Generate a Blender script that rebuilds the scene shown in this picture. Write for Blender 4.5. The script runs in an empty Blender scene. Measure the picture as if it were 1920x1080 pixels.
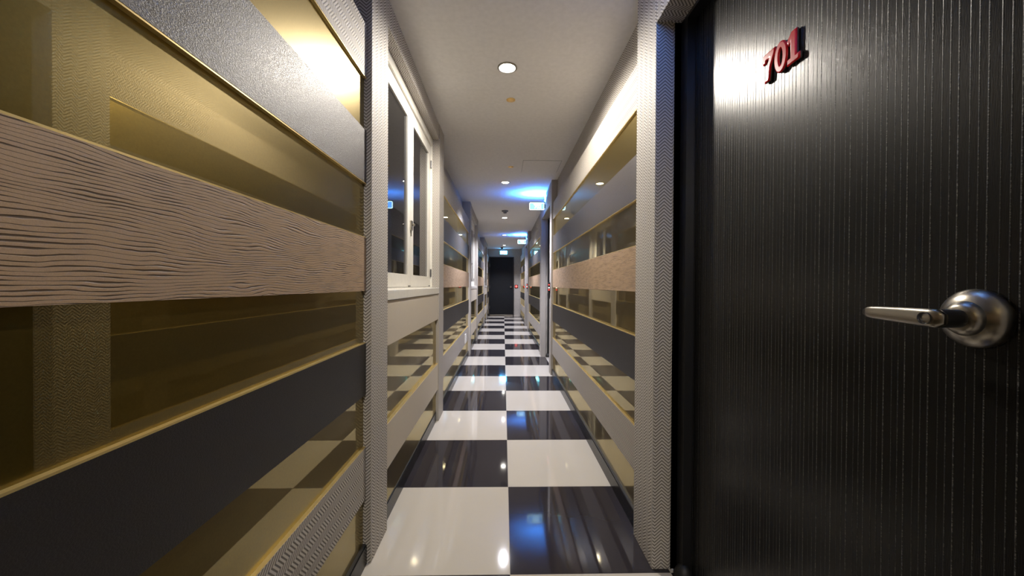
import bpy, bmesh, math, random
from mathutils import Matrix, Vector
random.seed(7)
S = bpy.context.scene
C = S.collection
# ------------------------------------------------------------------ camera
CAM_H, YAW, PITCH, ROLL, FPX = 1.0713, 0.02283, -0.00825, 0.00557, 700.0
cam_d = bpy.data.cameras.new('camera')
cam_d.sensor_fit = 'HORIZONTAL'; cam_d.sensor_width = 36.0; cam_d.lens = FPX / 1920 * 36.0
cam_d.clip_start = 0.02
cam = bpy.data.objects.new('camera', cam_d); C.objects.link(cam)
rt = Vector((math.cos(YAW), -math.sin(YAW), 0)); fw = Vector((math.sin(YAW), math.cos(YAW), 0)); up = Vector((0, 0, 1))
fw, up = math.cos(PITCH) * fw + math.sin(PITCH) * up, -math.sin(PITCH) * fw + math.cos(PITCH) * up
rt, up = math.cos(ROLL) * rt + math.sin(ROLL) * up, -math.sin(ROLL) * rt + math.cos(ROLL) * up
cam.matrix_world = Matrix((rt, up, -fw)).transposed().to_4x4()
cam.location = (0, 0, CAM_H)
S.camera = cam
# ------------------------------------------------------------------ world, exposure
w = bpy.data.worlds.new('world'); S.world = w; w.use_nodes = True
w.node_tree.nodes['Background'].inputs[0].default_value = (0.01, 0.01, 0.012, 1)
S.view_settings.view_transform = 'Standard'; S.view_settings.look = 'None'
S.view_settings.gamma = 1.0; S.view_settings.use_curve_mapping = False
S.view_settings.exposure = 0.60
S.cycles.max_bounces = 10; S.cycles.glossy_bounces = 7; S.cycles.diffuse_bounces = 5
S.cycles.sample_clamp_indirect = 4.0
S.cycles.blur_glossy = 0.5
LAMP_W = 60.0            # watts of each downlight
LAMP_COL = (1.0, 0.92, 0.81)
LAMP_COOL = (0.87, 0.87, 1.0)
SIGN_E = 90.0            # strength of the blue room signs
H = 2.32                 # ceiling height

# ------------------------------------------------------------------ materials
class NT:
    def __init__(s, name):
        s.m = bpy.data.materials.new(name); s.m.use_nodes = True
        s.t = s.m.node_tree; s.b = s.t.nodes['Principled BSDF']; s.out = s.t.nodes['Material Output']
    def n(s, ty, **kw):
        k = s.t.nodes.new(ty)
        for a, v in kw.items(): setattr(k, a, v)
        return k
    def l(s, a, b): s.t.links.new(a, b)
    def m_(s, op, a, b=None, c=None, clamp=False):
        k = s.n('ShaderNodeMath', operation=op, use_clamp=clamp)
        for i, v in enumerate((a, b, c)):
            if v is None: continue
            if isinstance(v, (int, float)): k.inputs[i].default_value = v
            else: s.l(v, k.inputs[i])
        return k.outputs[0]
    def ss(s, x, a, b):
        k = s.n('ShaderNodeMapRange', interpolation_type='SMOOTHSTEP')
        s.l(x, k.inputs[0]); k.inputs[1].default_value = a; k.inputs[2].default_value = b
        return k.outputs[0]
    def mix(s, f, a, b):
        k = s.n('ShaderNodeMix', data_type='RGBA')
        if isinstance(f, (int, float)): k.inputs[0].default_value = f
        else: s.l(f, k.inputs[0])
        for i, v in ((6, a), (7, b)):
            if isinstance(v, tuple): k.inputs[i].default_value = (*v, 1)
            else: s.l(v, k.inputs[i])
        return k.outputs[2]
    def pos(s):
        g = s.n('ShaderNodeNewGeometry'); x = s.n('ShaderNodeSeparateXYZ'); s.l(g.outputs['Position'], x.inputs[0])
        nx = s.n('ShaderNodeSeparateXYZ'); s.l(g.outputs['Normal'], nx.inputs[0])
        return g.outputs['Position'], x.outputs, nx.outputs
    def vec(s, x, y, z):
        k = s.n('ShaderNodeCombineXYZ')
        for i, v in enumerate((x, y, z)):
            if isinstance(v, (int, float)): k.inputs[i].default_value = v
            else: s.l(v, k.inputs[i])
        return k.outputs[0]
    def noise(s, v, scale, detail=2, rough=.5, dist=0):
        k = s.n('ShaderNodeTexNoise'); k.inputs['Scale'].default_value = scale; k.inputs['Detail'].default_value = detail
        k.inputs['Roughness'].default_value = rough; k.inputs['Distortion'].default_value = dist
        if v is not None: s.l(v, k.inputs['Vector'])
        return k.outputs[0]
    def bump(s, hgt, dist, strength=1.0):
        k = s.n('ShaderNodeBump'); k.inputs['Distance'].default_value = dist; k.inputs['Strength'].default_value = strength
        s.l(hgt, k.inputs['Height']); s.l(k.outputs[0], s.b.inputs['Normal']); return k.outputs[0]
    def set(s, col=None, rough=None, metal=None, spec=None, coat=None, emis=None, es=None):
        b = s.b.inputs
        if col is not None:
            if isinstance(col, tuple): b['Base Color'].default_value = (*col, 1)
            else: s.l(col, b['Base Color'])
        if rough is not None:
            if isinstance(rough, (int, float)): b['Roughness'].default_value = rough
            else: s.l(rough, b['Roughness'])
        if metal is not None: b['Metallic'].default_value = metal
        if spec is not None: b['Specular IOR Level'].default_value = spec
        if coat is not None: b['Coat Weight'].default_value = coat; b['Coat Roughness'].default_value = .03
        if emis is not None: b['Emission Color'].default_value = (*emis, 1); b['Emission Strength'].default_value = es
        return s.m

def plain(name, col, rough=.5, **kw):
    t = NT(name); p, _, _ = t.pos()
    nz = t.noise(p, 40, 3)
    c = t.mix(nz, tuple(v * .9 for v in col), tuple(min(1, v * 1.08) for v in col))
    return t.set(c, rough, **kw)

def herringbone(name, light, dark, along_z, duty=.5, cw=.025, pitch=.0125, amp=.022):
    """woven zigzag wall covering: columns of slanted threads"""
    t = NT(name); p, X, N = t.pos()
    ax = t.m_('GREATER_THAN', t.m_('ABSOLUTE', N[0]), .5)
    az = t.m_('GREATER_THAN', t.m_('ABSOLUTE', N[2]), .5)
    hor = t.m_('ADD', t.m_('MULTIPLY', X[1], t.m_('MAXIMUM', ax, az)), t.m_('MULTIPLY', X[0], t.m_('SUBTRACT', 1, t.m_('MAXIMUM', ax, az))))
    ver = t.m_('ADD', t.m_('MULTIPLY', X[2], t.m_('SUBTRACT', 1, az)), t.m_('MULTIPLY', X[0], az))
    u, v = (hor, ver) if along_z else (ver, hor)
    tri = t.m_('PINGPONG', t.m_('ADD', u, 10), cw)
    ph = t.m_('ADD', v, t.m_('MULTIPLY', tri, amp / cw))
    fr = t.m_('PINGPONG', t.m_('DIVIDE', t.m_('ADD', ph, 10), pitch), .5)   # 0..0.5
    line = t.ss(fr, duty * .5 - .09, duty * .5 + .09)
    nz = t.noise(p, 300, 2)
    lt = t.mix(nz, tuple(c * .86 for c in light), light)
    col = t.mix(line, dark, lt)
    t.bump(line, .0006, .5)
    return t.set(col, .62, spec=.35)

M = {}
WP_L, WP_D = (.60, .565, .52), (.15, .132, .115)
M['paper'] = herringbone('herringbone_paper', WP_L, WP_D, True, .42)
M['paper_board'] = herringbone('herringbone_paper_board', (.60, .555, .50), (.16, .142, .125), False, .44)
M['paper_apron'] = herringbone('cream_linen_paper', (.68, .615, .515), (.42, .37, .30), False, .40, .010, .005, .008)

t = NT('gold_mirror_glass'); p, X, N = t.pos()
nz = t.noise(p, 260, 2, .6)
t.set(t.mix(nz, (.118, .084, .016), (.162, .115, .024)), .36, metal=.92)
gl = t.n('ShaderNodeBsdfGlossy'); gl.inputs['Color'].default_value = (1.0, .87, .52, 1); gl.inputs['Roughness'].default_value = .004
lw = t.n('ShaderNodeLayerWeight'); lw.inputs[0].default_value = .53
fac = t.m_('MULTIPLY', lw.outputs['Fresnel'], 1.0, clamp=True)
mx = t.n('ShaderNodeMixShader'); t.l(fac, mx.inputs[0]); t.l(t.b.outputs[0], mx.inputs[1]); t.l(gl.outputs[0], mx.inputs[2])
t.l(mx.outputs[0], t.out.inputs[0]); M['mirror'] = t.m

def embossed(name, c0, c1, depth):
    t = NT(name); p, X, N = t.pos()
    mp = t.vec(X[0], t.m_('MULTIPLY', X[1], .55), X[2])
    n1 = t.noise(mp, 460, 2, .6); n2 = t.noise(mp, 60, 3, .6, 1.5)
    hh = t.m_('ADD', t.ss(n1, .42, .6), t.m_('MULTIPLY', n2, .5))
    t.bump(hh, .0009, depth)
    return t.set(t.mix(n1, c0, c1), .42, spec=.5)
M['charcoal'] = embossed('charcoal_embossed', (.036, .0315, .0295), (.110, .097, .090), .45)
M['blackboard'] = embossed('black_leatherette', (.010, .0085, .0082), (.023, .0197, .0185), .22)

t = NT('carved_wave_board'); p, X, N = t.pos()
wv = t.noise(t.vec(0, t.m_('MULTIPLY', X[1], 3.4), t.m_('MULTIPLY', X[2], 9.0)), 1.0, 2, .5)
wv2 = t.noise(t.vec(7, t.m_('MULTIPLY', X[1], 17), t.m_('MULTIPLY', X[2], 40)), 1.0, 2, .5)
ph = t.m_('ADD', t.m_('MULTIPLY', X[2], 178), t.m_('ADD', t.m_('MULTIPLY', wv, 8.0), t.m_('MULTIPLY', wv2, .9)))
fr = t.m_('PINGPONG', t.m_('ADD', ph, 50), .5)
msk = t.noise(t.vec(3, t.m_('MULTIPLY', X[1], 11), t.m_('MULTIPLY', X[2], 70)), 1.0, 2, .55)
wd = t.m_('ADD', t.m_('MULTIPLY', t.ss(msk, .38, .70), .24), .06)
gro = t.m_('SUBTRACT', 1, t.ss(t.m_('DIVIDE', fr, wd), .35, 1.0))
fine = t.noise(p, 700, 2)
base = t.mix(fine, (.34, .23, .142), (.47, .335, .217))
t.bump(t.m_('SUBTRACT', t.m_('MULTIPLY', fine, .12), gro), .0012, .8)
M['wave'] = t.set(t.mix(t.m_('MULTIPLY', gro, .86), base, (.05, .032, .02)), .55, spec=.3)

M['gilt'] = plain('gilt_edge', (.86, .67, .29), .30, metal=.75)
M['skirting'] = plain('black_skirting', (.010, .010, .011), .26, spec=.3)
M['ceil'] = plain('ceiling_paint', (.72, .70, .675), .8, spec=.2)
M['white_gloss'] = plain('white_gloss_paint', (.74, .72, .66), .28)
M['dark_pane'] = plain('dark_window_glass', (.006, .006, .007), .02, spec=.75)
M['steel'] = plain('brushed_steel', (.36, .335, .29), .28, metal=1.0)
M['neck'] = plain('dark_steel', (.12, .12, .125), .35, metal=.8)
M['blackmetal'] = plain('black_door_frame', (.010, .010, .011), .42)
M['rubber'] = plain('black_rubber', (.008, .008, .008), .55)
M['red'] = plain('red_lacquer', (.42, .010, .012), .22, spec=.12)
M['redside'] = plain('chrome_side', (.30, .22, .22), .25, metal=.8)
M['plastic'] = plain('white_plastic', (.70, .69, .67), .4)
M['greyplastic'] = plain('grey_plastic', (.20, .20, .20), .45)
M['brass'] = plain('brass_cap', (.85, .58, .22), .3, metal=.7)
M['blackplastic'] = plain('black_plastic', (.012, .012, .014), .25)
M['grout'] = plain('pale_grout', (.42, .40, .37), .7)
M['endpanel'] = plain('dark_end_door', (.009, .010, .012), .5, spec=.2)

def tile_mat(name, a, b, rough):
    t = NT(name); p, X, N = t.pos()
    oi = t.n('ShaderNodeObjectInfo')
    n1 = t.noise(p, 3.0, 3, .55, .6); n2 = t.noise(p, 90, 2)
    f = t.m_('ADD', t.m_('MULTIPLY', n1, .6), t.m_('MULTIPLY', oi.outputs['Random'], .4))
    c = t.mix(f, a, b)
    return t.set(c, t.m_('ADD', t.m_('MULTIPLY', n1, .015), rough), spec=.5)
M['tile_w'] = tile_mat('polished_cream_tile', (.55, .515, .46), (.62, .585, .53), .045)
M['tile_b'] = tile_mat('polished_black_tile', (.026, .023, .028), (.036, .032, .038), .045)

t = NT('black_door_pinstripe'); p, X, N = t.pos()
ph = t.m_('FRACT', t.m_('DIVIDE', t.m_('ADD', X[1], 10.0), .0354))
tot = None
for c0, amp_, wd in ((.14, 1.0, .036), (.44, .62, .030), (.74, .42, .026)):
    d = t.m_('ABSOLUTE', t.m_('SUBTRACT', ph, c0))
    ln = t.m_('MULTIPLY', t.m_('SUBTRACT', 1, t.ss(d, wd * .4, wd)), amp_)
    tot = ln if tot is None else t.m_('MAXIMUM', tot, ln)
dots = t.noise(t.vec(0, t.m_('MULTIPLY', X[1], .5), X[2]), 420, 2, .7)
spk = t.ss(dots, .48, .62)
th = t.m_('MULTIPLY', tot, t.m_('ADD', t.m_('MULTIPLY', spk, .94), .06))
gr = t.noise(t.vec(0, t.m_('MULTIPLY', X[1], 900), t.m_('MULTIPLY', X[2], 60)), 1.0, 2)
t.bump(t.m_('ADD', tot, t.m_('MULTIPLY', gr, .35)), .0007, .55)
M['door'] = t.set(t.mix(th, (.0055, .0055, .0053), (.16, .155, .14)), t.m_('ADD', t.m_('MULTIPLY', tot, .2), .26), spec=.3)

def emit(name, col, st):
    t = NT(name); return t.set((.02, .02, .02), .5, emis=col, es=st)
M['lamp'] = emit('lamp_lens', (1, .95, .86), 30)
M['sign_line'] = emit('sign_white_glow', (.55, .88, 1.0), 4.5)
M['sign_face'] = emit('sign_blue_glow', (.12, .38, 1.0), SIGN_E * .03)
M['sign_led'] = emit('sign_led_blue', (.035, .24, 1.0), SIGN_E * 56)
M['sign_led_dim'] = emit('sign_led_blue_dim', (.05, .25, 1.0), SIGN_E * 16)
M['sign_back_fill'] = emit('sign_back_fill_glow', (.08, .26, 1.0), 15)  # glow added behind each sign to throw blue on the camera-facing jambs
M['exit_face'] = emit('exit_sign_glow', (.05, .42, 1.0), 45)
M['exit_white'] = emit('exit_sign_white', (.75, 1.0, 1.0), 6)
M['led_red'] = emit('red_indicator', (1.0, .05, .04), 2.2)
M['led_white'] = emit('white_indicator', (1.0, .8, .75), 3)

# ------------------------------------------------------------------ mesh helpers
def finish(bm, name, mat, parent=None, loc=None, smooth=False):
    me = bpy.data.meshes.new(name)
    bmesh.ops.recalc_face_normals(bm, faces=bm.faces)
    bm.to_mesh(me); bm.free()
    if smooth:
        for p in me.polygons: p.use_smooth = True
    me.materials.append(M[mat] if isinstance(mat, str) else mat)
    return link(me, name, parent, loc)
def link(me, name, parent=None, loc=None):
    o = bpy.data.objects.new(name, me); C.objects.link(o)
    if parent is not None:
        o.parent = parent
    if loc is not None: o.location = loc
    return o
def wloc(parent):
    v = Vector((0, 0, 0))
    while parent is not None: v += parent.location; parent = parent.parent
    return v
def bm_box(bm, sx, sy, sz, c=(0, 0, 0), bev=0):
    r = bmesh.ops.create_cube(bm, size=1.0, matrix=Matrix.Translation(c) @ Matrix.Diagonal((sx, sy, sz, 1)))
    if bev > 0:
        es = list({e for v in r['verts'] for e in v.link_edges})
        bmesh.ops.bevel(bm, geom=es, offset=bev, segments=2, affect='EDGES', profile=.5)
def box(name, mat, x0, x1, y0, y1, z0, z1, parent=None, bev=0.0):
    x0, x1 = min(x0, x1), max(x0, x1)
    bm = bmesh.new(); bm_box(bm, x1 - x0, y1 - y0, z1 - z0, bev=bev)
    c = Vector(((x0 + x1) / 2, (y0 + y1) / 2, (z0 + z1) / 2))
    return finish(bm, name, mat, parent, c - wloc(parent))
def boxes(name, mat, lst, parent=None):
    bm = bmesh.new()
    for x0, x1, y0, y1, z0, z1 in lst:
        bm_box(bm, abs(x1 - x0), y1 - y0, z1 - z0, ((x0 + x1) / 2, (y0 + y1) / 2, (z0 + z1) / 2))
    return finish(bm, name, mat, parent, -wloc(parent) if parent else None)
def lathe(name, mat, prof, axis, loc, parent=None, n=40):
    """prof: (radius, distance along axis) pairs"""
    bm = bmesh.new(); rings = []
    a = Vector(axis).normalized(); e1 = a.orthogonal().normalized(); e2 = a.cross(e1)
    for r, d in prof:
        if r < 1e-6: rings.append([bm.verts.new(a * d)])
        else: rings.append([bm.verts.new(a * d + r * (math.cos(2 * math.pi * i / n) * e1 + math.sin(2 * math.pi * i / n) * e2)) for i in range(n)])
    for A, B in zip(rings, rings[1:]):
        for i in range(n):
            j = (i + 1) % n
            if len(A) == 1 and len(B) == 1: continue
            if len(A) == 1: bm.faces.new((A[0], B[i], B[j]))
            elif len(B) == 1: bm.faces.new((A[i], B[0], A[j]))
            else: bm.faces.new((A[i], B[i], B[j], A[j]))
    o = finish(bm, name, mat, parent, Vector(loc) - wloc(parent), smooth=True)
    md = o.modifiers.new('edges', 'EDGE_SPLIT'); md.split_angle = math.radians(40)
    return o
def empty(name, loc, label=None, cat=None, group=None, kind=None):
    o = bpy.data.objects.new(name, None); o.empty_display_size = .05; C.objects.link(o); o.location = loc
    return tag(o, label, cat, group, kind)
def tag(o, label=None, cat=None, group=None, kind=None):
    if label: o['label'] = label
    if cat: o['category'] = cat
    if group: o['group'] = group
    if kind: o['kind'] = kind
    return o

# ------------------------------------------------------------------ layout numbers (metres)
PL, PR = -.503, .565          # corridor faces of the pillars
BL, BR = -.522, .583          # faces of the boards
GL, GR = -.533, .594          # faces of the mirror glass
WL, WR = -.625, .632          # wall behind
PER = 4.2
Y_END, Y_BACK = 13.0, -2.61
JR = 1.388                    # far jamb of the near door
LS = 1.435                    # first left pillar
RECESS = .745

# ------------------------------------------------------------------ shell
fl = box('floor', 'grout', -.62, .80, Y_BACK - .1, Y_END + .1, -.06, -.0015)
tag(fl, 'checkerboard floor of polished black and cream square tiles', 'floor', kind='structure')
TX, TY, TS, GAP = .0304, 1.3723, .6, .0016
tmesh = {}
def tile(w_, d_, m):
    k = (round(w_, 3), round(d_, 3), m)
    if k not in tmesh:
        bm = bmesh.new(); bm_box(bm, w_ - GAP, d_ - GAP, .010)
        top = [e for e in bm.edges if all(v.co.z > 0 for v in e.verts)]
        bmesh.ops.bevel(bm, geom=top, offset=.0008, segments=1, affect='EDGES')
        me = bpy.data.meshes.new('floor_tile'); bm.to_mesh(me); bm.free(); me.materials.append(M[m]); tmesh[k] = me
    return tmesh[k]
for n in range(-6, 20):
    y0 = TY + TS * n; y1 = min(y0 + TS, Y_END)
    if y1 - y0 < .02: continue
    for cidx, (x0, x1) in enumerate(((-.5696, TX), (TX, .6304), (.6304, .74))):
        white = (n + cidx) % 2 == 0 if cidx < 2 else (n % 2 == 0)
        o = link(tile(x1 - x0, y1 - y0, 'tile_w' if white else 'tile_b'), 'floor_tile', fl)
        o.location = Vector(((x0 + x1) / 2, (y0 + y1) / 2, -.005)) - fl.location
tag(box('ceiling', 'ceil', -.72, .85, Y_BACK - .1, Y_END + .1, H, H + .08), 'plain off-white painted corridor ceiling', 'ceiling', kind='structure')
rdoors = [JR + PER * k for k in (-1, 0, 1, 2)]
tag(box('wall_left', 'paper', WL, -.72, Y_BACK, Y_END, 0, H), 'left corridor wall covered in herringbone paper behind the panels', 'wall', kind='structure')
seg = []
for j in rdoors:
    seg.append((WR, .85, j, min(j + 3.192, Y_END), 0, H))
for j in rdoors[1:3] + [rdoors[3]]:
    seg.append((RECESS + .01, .85, j - 1.008, j, 0, H))
tag(boxes('wall_right', 'paper', seg), 'right corridor wall covered in herringbone paper with door recesses', 'wall', kind='structure')
tag(box('wall_end', 'paper', -.72, .85, Y_END, Y_END + .1, 0, H), 'end wall around the dark door at the far end', 'wall', kind='structure')
tag(box('wall_back', 'paper', -.72, .85, Y_BACK - .1, Y_BACK, 0, H), 'papered wall closing the corridor behind the viewer', 'wall', kind='structure')
# pillars and lintels
tn = [0]
def trim(label, x0, x1, y0, y1, z0, z1):
    tn[0] += 1
    return tag(box('trim_%d' % tn[0], 'paper', x0, x1, y0, y1, z0, z1, bev=.0025), label, 'pillar' if z0 < .1 else 'lintel', kind='structure')
ordn = ['nearest', 'second', 'third', 'fourth', 'fifth', 'sixth']
lp = []
for k in range(3):
    a = LS + PER * k
    lp += [(a, a + .20), (a + 1.50, a + 1.71)]
for i, (a, b) in enumerate(lp):
    trim('%s herringbone papered pillar on the left wall' % ordn[i], PL, WL, a, b, 0, H)
rp = [(rdoors[0] + 3.03, rdoors[0] + 3.192)]
for j in rdoors[1:]:
    rp += [(j, j + .20)]
    if j + 3.03 < Y_END: rp += [(j + 3.03, min(j + 3.192, Y_END))]
rl = ['herringbone papered pillar on the near side of door 701'] + ['%s herringbone papered pillar on the right wall past door 701' % o for o in ordn]
for (a, b), lb in zip(rp, rl):
    trim(lb, PR, WR if True else 0, a, b, 0, H)
# recess cheeks (jamb returns) and lintels over the right-hand doors
for k, j in enumerate(rdoors[1:]):
    trim('papered lintel above door %d' % (701 + k), PR, RECESS + .01, j - 1.008, j, 2.052, H)

# ------------------------------------------------------------------ striped wall panels
ZB = {'top': (1.848, 2.047), 'g1': (1.65, 1.848), 'upper': (1.45, 1.65), 'g2': (1.25, 1.45), 'wave': (1.045, 1.25), 'g3': (.85, 1.045),
      'lower': (.65, .85), 'g4': (.452, .65), 'bottom': (.252, .452), 'g5': (.08, .252)}
def board(parent, name, mat, s, xf, xg, y0, y1, z0, z1, label, edges='tb'):
    e = .0035
    zz0 = z0 + (e if 'b' in edges else 0); zz1 = z1 - (e if 't' in edges else 0)
    b = box(name, mat, xf, xg, y0, y1, zz0, zz1, parent); b['label'] = label
    for fl_, za, zb in (('t', zz1, z1), ('b', z0, zz0)):
        if fl_ in edges:
            g = box('gilt_edge', 'gilt', xf + s * .0006, xg, y0, y1, za, zb, b); g['label'] = 'thin gold edge of the board'
    return b
def mirror(parent, s, xg, y0, y1, z0, z1, seams=()):
    ys = [y0] + list(seams) + [y1]
    for a, b in zip(ys, ys[1:]):
        o = box('mirror_pane', 'mirror', xg, xg + s * .006, a + (.0012 if a != y0 else 0), b - (.0012 if b != y1 else 0), z0 - .012, z1 + .012, parent)
        o['label'] = 'gold tinted mirror glass strip'
def skirting(parent, s, xf, xg, y0, y1):
    o = box('skirting', 'skirting', xf, xg, y0, y1, 0.0, .072, parent); o['label'] = 'glossy black skirting'
    g = box('skirting_cap', 'neck', xf - s * 0 + s * .004, xg, y0, y1, .072, .076, o); g['label'] = 'thin metal strip on the skirting'
def striped_panel(label, s, y0, y1, seams=()):
    xb, xg = (BL, GL) if s < 0 else (BR, GR)
    r = empty('striped_wall_panel', ((xg), (y0 + y1) / 2, 0), label, 'wall panel', 'striped panels between the pillars')
    g = .004; ya, yb = y0 + g, y1 - g
    board(r, 'herringbone_board', 'paper_board', s, xb, xg, ya, yb, *ZB['top'], 'pale herringbone covered board', 'b')
    board(r, 'charcoal_board', 'charcoal', s, xb, xg, ya, yb, *ZB['upper'], 'charcoal embossed board', 'b')
    board(r, 'wave_board', 'wave', s, xb, xg, ya, yb, *ZB['wave'], 'brown board carved with wavy grooves', 't')
    board(r, 'black_board', 'blackboard', s, xb, xg, ya, yb, *ZB['lower'], 'plain black leather-look board', 't')
    board(r, 'herringbone_board', 'paper_board', s, xb, xg, ya, yb, *ZB['bottom'], 'pale herringbone covered board', 't')
    for k in ('g1', 'g2', 'g3', 'g4', 'g5'):
        mirror(r, s, xg, y0, y1, *ZB[k], seams=seams)
    skirting(r, s, xb - s * .004, xg, y0, y1)
    return r
striped_panel('large striped panel of gold glass and brown wave board nearest on the left wall', -1, Y_BACK, LS)
striped_panel('striped panel on the left wall beyond the first white window', -1, LS + 1.71, LS + PER)
striped_panel('striped panel on the left wall beyond the second window', -1, LS + PER + 1.71, LS + 2 * PER)
striped_panel('last striped panel on the left wall beside the end door', -1, LS + 2 * PER + 1.71, Y_END)
striped_panel('striped panel on the right wall on the near side of door 701', 1, Y_BACK, rdoors[0] + 3.03)
for k, j in enumerate(rdoors[1:]):
    striped_panel(['striped panel on the right wall between door 701 and door 702', 'striped panel on the right wall between door 702 and door 703',
                   'last striped panel on the right wall near the end door'][k], 1, j + .2, min(j + 3.03, Y_END), seams=(j + 1.93,) if k < 2 else ())

# ------------------------------------------------------------------ window bays on the left
def window_bay(k):
    a, b = LS + PER * k + .20, LS + PER * k + 1.50
    wh = ['first', 'second', 'third'][k]
    xb, xg = -.510, -.527
    ap = empty('window_apron_panel', (xg, (a + b) / 2, 0), 'cream boards and gold glass panel under the %s left window' % wh, 'wall panel', 'panels under the windows')
    board(ap, 'apron_board', 'paper_apron', -1, xb, xg, a, b, .80, .998, 'cream herringbone covered board', '')
    mirror(ap, -1, xg, a, b, .455, .80)
    board(ap, 'apron_board', 'paper_apron', -1, xb, xg, a, b, .252, .455, 'cream herringbone covered board', 't')
    mirror(ap, -1, xg, a, b, .08, .252)
    skirting(ap, -1, xb - .012, xg, a, b)
    trim('papered lintel above the %s left window' % wh, -.508, WL, a, b, 2.2, H)
    X0 = -.570
    wd = empty('window_%d' % (k + 1), (X0, (a + b) / 2, 1.0), 'white two-sash casement window with black panes, %s on the left wall' % wh, 'window', 'white casement windows', 'structure')
    boxes('window_frame', 'white_gloss', [(X0 + .012, X0 - .03, a, a + .03, 1.046, 2.2), (X0 + .012, X0 - .03, b - .018, b, 1.046, 2.2),
          (X0 + .012, X0 - .03, a + .03, b - .018, 2.145, 2.2), (X0 + .012, X0 - .03, a + .03, b - .018, 1.046, 1.054)], wd)
    box('window_sill', 'white_gloss', -.5035, X0 - .03, a + .001, b - .001, 1.0, 1.046, wd, bev=.003)
    mid = a + .66
    for q, (s0, s1) in enumerate(((a + .032, mid), (mid + .002, b - .020))):
        z0, z1, st = 1.056, 2.143, .072
        sh = boxes('sash', 'white_gloss', [(X0, X0 - .028, s0, s0 + st, z0, z1), (X0, X0 - .028, s1 - st, s1, z0, z1),
              (X0, X0 - .028, s0 + st, s1 - st, z0, z0 + .074), (X0, X0 - .028, s0 + st, s1 - st, z1 - .078, z1)], wd)
        pn = box('pane', 'dark_pane', X0 - .010, X0 - .016, s0 + st - .004, s1 - st + .004, z0 + .07, z1 - .074, sh); pn['label'] = 'black reflective window pane'
        hy = s0 if q == 0 else s1
        for hz in (1.16, 2.0):
            hg = box('hinge', 'neck', X0 + .010, X0, hy - .008, hy + .008, hz - .03, hz + .03, sh, bev=.002); hg['label'] = 'small dark hinge'
        ct = box('sash_catch', 'neck', X0 + .006, X0, (s1 - .06) if q else (s1 - .05), (s1 - .03) if q else (s1 - .015), z0 + .002, z0 + .008, sh)
    lt = box('latch', 'steel', X0 + .012, X0, mid - .012, mid + .016, 1.40, 1.46, wd, bev=.003); lt['label'] = 'chrome latch on the meeting stiles'
    lathe('latch_knob', 'steel', [(0, .016), (.006, .015), (.009, .008), (.007, 0)], (1, 0, 0), (X0 + .012, mid + .004, 1.435), lt, 16)
    box('latch_tail', 'steel', X0 + .008, X0, mid - .004, mid + .008, 1.365, 1.40, lt, bev=.002)
for k in range(3): window_bay(k)

# ------------------------------------------------------------------ doors
def lever_handle(parent, loc, s):
    """rose on the door face; s = direction (along y) the lever points"""
    x, y, z = loc
    h_ = lathe('handle_rose', 'steel', [(.043, 0), (.0432, .004), (.040, .010), (.032, .0165), (.0255, .019), (.0245, .021), (.0215, .027), (.0155, .030), (0, .030)], (-1, 0, 0), (x, y, z), parent)
    h_['label'] = 'round brushed steel rose of the lever handle'
    n_ = lathe('handle_neck', 'neck', [(.0135, .026), (.0135, .064), (.0115, .068), (0, .068)], (-1, 0, 0), (x, y, z), h_, 28); n_['label'] = 'dark handle neck'
    # lever: rounded cross-sections swept along y
    bm = bmesh.new(); rings = []
    L = .118
    for i in range(15):
        u = i / 14
        yy = -.014 + (L + .014) * u
        hz = .0138 * (1 - .30 * u ** 1.6) * (1 if 0 < u < 1 else .55)
        if u > .9: hz *= 1 - 2.2 * (u - .9)
        hx = .0075 * (1 - .35 * u) * (1 if 0 < u < 1 else .5)
        bow = .012 * math.sin(u * 1.45) ** 2
        ring = []
        for q in range(16):
            an = 2 * math.pi * q / 16
            cx, cz = math.cos(an), math.sin(an)
            cx = math.copysign(abs(cx) ** .6, cx); cz = math.copysign(abs(cz) ** .6, cz)
            ring.append(bm.verts.new((-.064 + bow * 1 + hx * cx, s * yy, .0015 * u + hz * cz)))
        rings.append(ring)
    for A, B in zip(rings, rings[1:]):
        for q in range(16): bm.faces.new((A[q], B[q], B[(q + 1) % 16], A[(q + 1) % 16]))
    bm.faces.new(rings[0]); bm.faces.new(rings[-1][::-1])
    lv = finish(bm, 'handle_lever', 'steel', h_, Vector(loc) - wloc(h_), smooth=True); lv['label'] = 'tapered brushed steel lever'
    k_ = lathe('key_cylinder', 'neck', [(.0088, .0735), (.0088, .0708), (.0068, .0702), (.0062, .069), (0, .069)], (-1, 0, 0), (x, y + s * .006, z), h_, 24); k_['label'] = 'dark key hole in the lever'
    return h_

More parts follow.
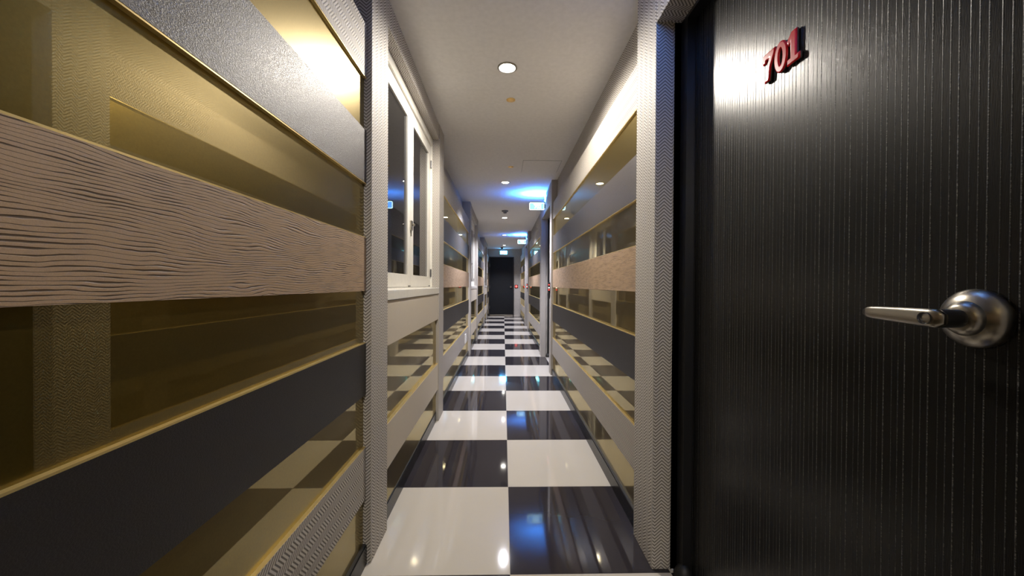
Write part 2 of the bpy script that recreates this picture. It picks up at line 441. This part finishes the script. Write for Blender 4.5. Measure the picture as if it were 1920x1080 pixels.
def poly_prism(name, pts_loops, mat, mat_side, parent, loc, th):
    """numeral outline (u right, v up) on the door face: u -> -y, v -> z, thickness -> -x"""
    cu = bpy.data.curves.new(name, 'CURVE'); cu.dimensions = '2D'; cu.fill_mode = 'BOTH'
    cu.extrude = th / 2 - .0034; cu.bevel_depth = .0034; cu.bevel_resolution = 3; cu.offset = -.0006
    for pts in pts_loops:
        sp = cu.splines.new('POLY'); sp.points.add(len(pts) - 1); sp.use_cyclic_u = True
        for p_, (u, v) in zip(sp.points, pts): p_.co = (u, v, 0, 1)
    tmp = bpy.data.objects.new('tmp', cu); C.objects.link(tmp)
    bpy.context.view_layer.update()
    me = bpy.data.meshes.new_from_object(tmp.evaluated_get(bpy.context.evaluated_depsgraph_get()))
    bpy.data.objects.remove(tmp); me.name = name
    me.transform(Matrix(((0, 0, -1, 0), (-1, 0, 0, 0), (0, 1, 0, 0), (0, 0, 0, 1))))
    me.materials.clear(); me.materials.append(M[mat]); me.materials.append(M[mat_side])
    for f in me.polygons:
        f.material_index = 0 if f.normal.x < -.12 else 1
    return link(me, name, parent, Vector(loc) - wloc(parent))
def ell(cx, cy, rx, ry, n=28, rev=False):
    r = [(cx + rx * math.cos(2 * math.pi * i / n), cy + ry * math.sin(2 * math.pi * i / n)) for i in range(n)]
    return r[::-1] if rev else r
def shear(loop, k=.22): return [(u + k * v, v) for u, v in loop]
NUM = {'7': [[(-.017, .070), (.021, .070), (.021, .062), (.006, .033), (.002, .0), (-.010, .0), (-.005, .034), (.007, .057), (-.010, .057), (-.010, .050), (-.017, .050)]],
       '0': [ell(0, .035, .0195, .036), ell(0, .035, .0085, .024, rev=True)],
       '1': [[(-.018, .056), (-.004, .071), (.007, .071), (.007, .010), (.017, .010), (.017, 0), (-.016, 0), (-.016, .010), (-.006, .010), (-.006, .054), (-.014, .047)]],
       '2': [[(-.018, 0), (.018, 0), (.018, .011), (-.002, .011), (.014, .036), (.017, .050), (.012, .064), (0, .071), (-.012, .065), (-.017, .050), (-.007, .050), (-.004, .058), (.001, .060), (.006, .056), (.006, .047), (-.018, .010)]],
       '3': [[(-.016, .012), (-.010, .003), (.002, -.001), (.013, .004), (.018, .018), (.014, .031), (.008, .037), (.014, .044), (.016, .055), (.011, .066), (.001, .071), (-.010, .067), (-.015, .057), (-.006, .054), (-.003, .060), (.003, .060), (.006, .054), (.004, .044), (-.004, .042), (-.004, .032), (.004, .031), (.008, .020), (.004, .011), (-.003, .011), (-.006, .016)]]}
DX = .690
def room_door(k):
    j = rdoors[1 + k]; no = str(701 + k)
    near = k == 0
    d = empty('door_%d' % (k + 1), (DX, j - .49, 0),
              ['black pinstriped room door with red numerals 701 and steel lever', 'black room door 702 in the right wall recess',
               'black room door 703 in the far right wall recess'][k], 'door', None, 'structure')
    ya, yb = j - .938, j - .052
    lf = box('door_leaf', 'door', DX, DX + .045, ya, yb, .008, 2.036, d, bev=.002); lf['label'] = 'black pinstriped door leaf'
    boxes('door_frame', 'blackmetal', [(PR + .094, DX + .055, yb + .004, j - .0005, 0, 2.052), (PR + .094, DX + .055, j - 1.008 + .0005, ya - .004, 0, 2.052),
                                       (PR + .094, DX + .055, ya - .004, yb + .004, 2.040, 2.052)], d)['label'] = 'black steel door frame'
    lever_handle(d, (DX, ya + .078, 1.026), 1)
    cy = ya + .462
    for i, ch in enumerate(no):
        u = (-.043, 0, .040)[i]
        o = poly_prism('numeral', NUM[ch], 'red', 'redside', d, (DX - .0050, cy - u, 1.604), .0098)
        o['label'] = 'red glossy numeral %s' % ch
    return d
for k in range(3): room_door(k)
# jamb returns of the recesses (papered)
for k, j in enumerate(rdoors[1:]):
    trim('papered far jamb of the recess of door %d' % (701 + k), WR, RECESS + .01, j, j + .12, 0, H)
    trim('papered near jamb of the recess of door %d' % (701 + k), WR, RECESS + .01, j - 1.128, j - 1.008, 0, H)
# end door
ed = empty('door_4', (-.07, Y_END, 0), 'plain dark door closing the far end of the corridor', 'door', None, 'structure')
lf = box('door_leaf', 'endpanel', -.475, .330, Y_END - .030, Y_END - .002, .05, 2.015, ed, bev=.002)
boxes('door_frame', 'blackmetal', [(-.503, -.478, Y_END - .045, Y_END, .0, 2.04), (.333, .358, Y_END - .045, Y_END, .0, 2.04), (-.478, .333, Y_END - .045, Y_END, 2.018, 2.04)], ed)
th = box('threshold', 'steel', -.478, .333, Y_END - .10, Y_END - .002, 0, .045, ed, bev=.004); th['label'] = 'metal threshold under the end door'
hd = lathe('door_knob', 'steel', [(.032, 0), (.032, .006), (.012, .010), (.012, .035), (.026, .042), (.030, .055), (.022, .068), (0, .071)], (0, -1, 0), (.255, Y_END - .030, 1.0), ed, 24); hd['label'] = 'steel knob'
for z in (.30, 1.0, 1.75):
    lathe('hinge', 'steel', [(0, -.055), (.010, -.055), (.010, .055), (0, .055)], (0, 0, 1), (-.478, Y_END - .05, z), ed, 14)
# black rubber door stops at the foot of the frames
for k, j in enumerate(rdoors[1:]):
    o = lathe('door_stop', 'rubber', [(.034, 0), (.034, .012), (.030, .026), (.022, .040), (.010, .050), (0, .052)], (0, 0, 1), (.668, j - .040, 0), None, 28)
    tag(o, ['black rubber door stop on the floor at the nearest door', 'black rubber door stop on the floor at the second door on the right', 'black rubber door stop on the floor at the farthest door on the right'][k], 'door stop', 'door stops')

# ------------------------------------------------------------------ ceiling things
LX, LY0 = .015, 2.155
lampl = ['added round ceiling downlight, unseen behind the viewer', 'nearest bright round downlight in the ceiling', 'second round ceiling downlight along the corridor', 'third round ceiling downlight, just past the smoke detector',
         'fourth round ceiling downlight along the corridor', 'last round ceiling downlight before the end door']
for k in range(-1, 5):
    y = LY0 + 2.4 * k if k >= 0 else -1.25  # rearmost downlight is added out of view to light the near end
    r = empty('ceiling_downlight', (LX, y, H), lampl[k + 1], 'ceiling light', 'ceiling downlights')
    lathe('trim_ring', 'steel', [(.056, 0), (.056, .004), (.051, .007), (.046, .006), (.044, .0015)], (0, 0, -1), (LX, y, H), r, 36)
    lathe('lamp_lens', 'lamp', [(.044, .001), (.038, .0045), (.022, .0075), (0, .008)], (0, 0, -1), (LX, y, H), r, 32)
    ld = bpy.data.lights.new('downlight_beam', 'SPOT'); ld.energy = LAMP_W if k < 1 else LAMP_W * 2.6; ld.color = LAMP_COL if k < 1 else LAMP_COOL; ld.spot_size = math.radians(172 if k < 1 else 120); ld.spot_blend = .4 if k < 1 else .75; ld.shadow_soft_size = .028
    lo = bpy.data.objects.new('downlight_beam', ld); C.objects.link(lo); lo.parent = r; lo.location = (0, 0, -.035)
for i, (x, y) in enumerate(((.043, 2.53), (.070, 3.96))):
    r = empty('sprinkler_head', (x, y, H), ['small brass sprinkler cap in the ceiling just past the nearest downlight', 'small brass sprinkler cap beside the ceiling access hatch'][i], 'sprinkler', 'ceiling sprinkler caps')
    lathe('cap_rim', 'brass', [(.030, 0), (.030, .003), (.024, .005), (.022, .003)], (0, 0, -1), (x, y, H), r, 28)
    lathe('cap_plate', 'brass', [(.022, .002), (.020, .007), (.010, .010), (0, .0105)], (0, 0, -1), (x, y, H), r, 28)
r = empty('smoke_detector', (.019, 6.3, H), 'round grey smoke detector on the ceiling before the third downlight', 'smoke detector')
lathe('detector_base', 'greyplastic', [(.055, 0), (.055, .012), (.048, .018), (0, .018)], (0, 0, -1), (.019, 6.3, H), r, 32)
lathe('detector_head', 'greyplastic', [(.036, .018), (.030, .024), (.030, .034), (.022, .046), (0, .048)], (0, 0, -1), (.019, 6.3, H), r, 32)
r = empty('dome_camera', (-.06, 12.45, H), 'small black dome camera on the ceiling above the end door', 'camera')
lathe('camera_base', 'blackplastic', [(.045, 0), (.045, .015), (.040, .022), (0, .022)], (0, 0, -1), (-.06, 12.45, H), r, 28)
lathe('camera_dome', 'dark_pane', [(.036, .022), (.034, .040), (.024, .055), (.010, .062), (0, .063)], (0, 0, -1), (-.06, 12.45, H), r, 28)
r = empty('ceiling_hatch', (.385, 3.935, H), 'square white access hatch in the ceiling near the right wall', 'hatch')
boxes('hatch_frame', 'greyplastic', [(.190, .193, 3.74, 4.13, H - .0008, H), (.577, .58, 3.74, 4.13, H - .0008, H), (.193, .577, 3.74, 3.743, H - .0008, H), (.193, .577, 4.127, 4.13, H - .0008, H)], r)
box('hatch_cover', 'ceil', .196, .574, 3.746, 4.124, H - .003, H, r, bev=.001)

# ------------------------------------------------------------------ glowing room signs
def text_mesh(name, txt, size, mat, parent, loc, ext=.001):
    cu = bpy.data.curves.new(name, 'FONT'); cu.body = txt; cu.size = size; cu.align_x = 'CENTER'; cu.align_y = 'CENTER'; cu.extrude = ext; cu.offset = .0006
    tmp = bpy.data.objects.new('tmp', cu); C.objects.link(tmp); bpy.context.view_layer.update()
    me = bpy.data.meshes.new_from_object(tmp.evaluated_get(bpy.context.evaluated_depsgraph_get()))
    bpy.data.objects.remove(tmp); me.name = name
    me.transform(Matrix(((1, 0, 0, 0), (0, 0, -1, 0), (0, 1, 0, 0), (0, 0, 0, 1))))   # faces -y
    me.materials.clear(); me.materials.append(M[mat])
    return link(me, name, parent, Vector(loc) - wloc(parent))
def room_sign(k):
    y = .90 + PER * k; xc, zc = .450, 2.147; hw, hh = .102, .048
    r = empty('room_sign', (PR, y, zc), ['blue glowing room sign projecting above door 701', 'blue glowing room sign with white numerals projecting above door 702',
              'smaller blue glowing room sign projecting from the wall by door 703'][k], 'sign', 'projecting room signs')
    box('sign_plate', 'sign_face', xc - hw + .006, xc + hw - .006, y - .004, y + .004, zc - hh + .006, zc + hh - .006, r)
    box('sign_fill_panel', 'sign_back_fill', xc - hw + .008, xc + hw - .008, y + .004, y + .0065, zc - hh + .008, zc + hh - .008, r)['label'] = 'added blue glow panel behind the sign, tints the jambs'
    e = .0055; c_ = .012
    bm = bmesh.new()
    for a in ((xc, zc + hh - e / 2, 2 * hw - 2 * c_, e), (xc, zc - hh + e / 2, 2 * hw - 2 * c_, e), (xc - hw + e / 2, zc, e, 2 * hh - 2 * c_), (xc + hw - e / 2, zc, e, 2 * hh - 2 * c_)):
        bm_box(bm, a[2], .012, a[3], (a[0], y, a[1]))
    for sx in (-1, 1):
        for sz in (-1, 1):
            m = Matrix.Translation((xc + sx * (hw - c_ / 2 - e * .2), y, zc + sz * (hh - c_ / 2 - e * .2))) @ Matrix.Rotation(sx * sz * math.radians(45), 4, 'Y') @ Matrix.Diagonal((c_ * 1.35, .012, e, 1))
            bmesh.ops.create_cube(bm, size=1, matrix=m)
    b = finish(bm, 'sign_border', 'sign_line', r, -wloc(r)); b['label'] = 'white glowing rounded border'
    nm = text_mesh('sign_number', str(701 + k), .066, 'sign_line', r, (xc + .012, y - .006, zc - .010)); nm['label'] = 'white glowing room number'
    box('sign_bar', 'sign_line', xc - .045, xc + .060, y - .0065, y - .004, zc + .026, zc + .034, r)['label'] = 'thin glowing line above the number'
    # channel on top holding the LED strip; its side rails leave a slot that throws a line on the ceiling
    ch = boxes('light_channel', 'steel', [(xc - hw, PR, y - .0085, y - .0065, zc + hh + .002, zc + hh + .0105), (xc - hw, PR, y + .0065, y + .0085, zc + hh + .002, zc + hh + .0105), (xc - hw, PR, y - .0065, y + .0065, zc + hh + .002, zc + hh + .005)], r)
    box('led_strip', 'sign_led' if k else 'sign_led_dim', xc - hw + .01, PR - .012, y - .005, y + .005, zc + hh + .006, zc + hh + .009, ch)['label'] = 'blue LED strip'
    box('wall_bracket', 'neck', xc + hw - .004, PR, y - .010, y + .010, zc - .030, zc + .030, r, bev=.002)
    # soft blue glow thrown by the sign along the corridor
    return r
for k in range(3): room_sign(k)
r = empty('exit_sign', (.003, Y_END, 2.19), 'bright cyan illuminated exit sign on the wall above the end door', 'sign')
box('sign_housing', 'plastic', -.125, .125, Y_END - .050, Y_END, 2.125, 2.255, r, bev=.006)
box('sign_face', 'exit_face', -.115, .115, Y_END - .054, Y_END - .049, 2.135, 2.245, r)
boxes('pictogram', 'exit_white', [(-.030, .100, Y_END - .057, Y_END - .053, 2.145, 2.235)], r)

# ------------------------------------------------------------------ card readers and socket
def reader_x(label, y, z):
    r = empty('card_reader', (PR, y, z), label, 'card reader', 'door card readers')
    box('reader_body', 'blackplastic', PR - .022, PR, y - .040, y + .040, z - .070, z + .060, r, bev=.006)
    box('card_slot', 'rubber', PR - .026, PR - .021, y - .030, y + .030, z - .055, z - .045, r)
    for dz, m in ((.03, 'led_red'), (-.005, 'led_white'), (-.03, 'led_red')):
        box('indicator_light', m, PR - .024, PR - .010, y - .0425, y - .038, z + dz - .006, z + dz + .006, r)
    box('cable', 'rubber', PR - .008, PR, y - .004, y + .004, z - .14, z - .070, r)
reader_x('black card reader with red lights on the pillar before door 702', 4.53, 1.045)
reader_x('black card reader on the far pillar before door 703', 8.73, 1.045)
r = empty('access_panel', (.445, Y_END, 1.02), 'small red glowing keypad on the end wall right of the end door', 'keypad')
box('panel_body', 'blackplastic', .39, .50, Y_END - .025, Y_END, .965, 1.075, r, bev=.006)
lathe('indicator_ring', 'led_red', [(.040, 0), (.042, .004), (.030, .005), (.028, 0)], (0, -1, 0), (.445, Y_END - .025, 1.02), r, 24)
box('indicator_light', 'led_white', .437, .453, Y_END - .030, Y_END - .024, 1.012, 1.028, r)
r = empty('wall_socket', (BL, 5.12, .33), 'white wall socket on the low pale board beyond the first left window', 'socket')
box('socket_plate', 'plastic', BL, BL + .012, 5.06, 5.18, .27, .395, r, bev=.003)
for dz in (-.022, .03):
    lathe('socket_outlet', 'plastic', [(.021, .0), (.021, .003), (.018, .003), (.018, -.002), (0, -.002)], (1, 0, 0), (BL + .013, 5.12, .33 + dz), r, 20)
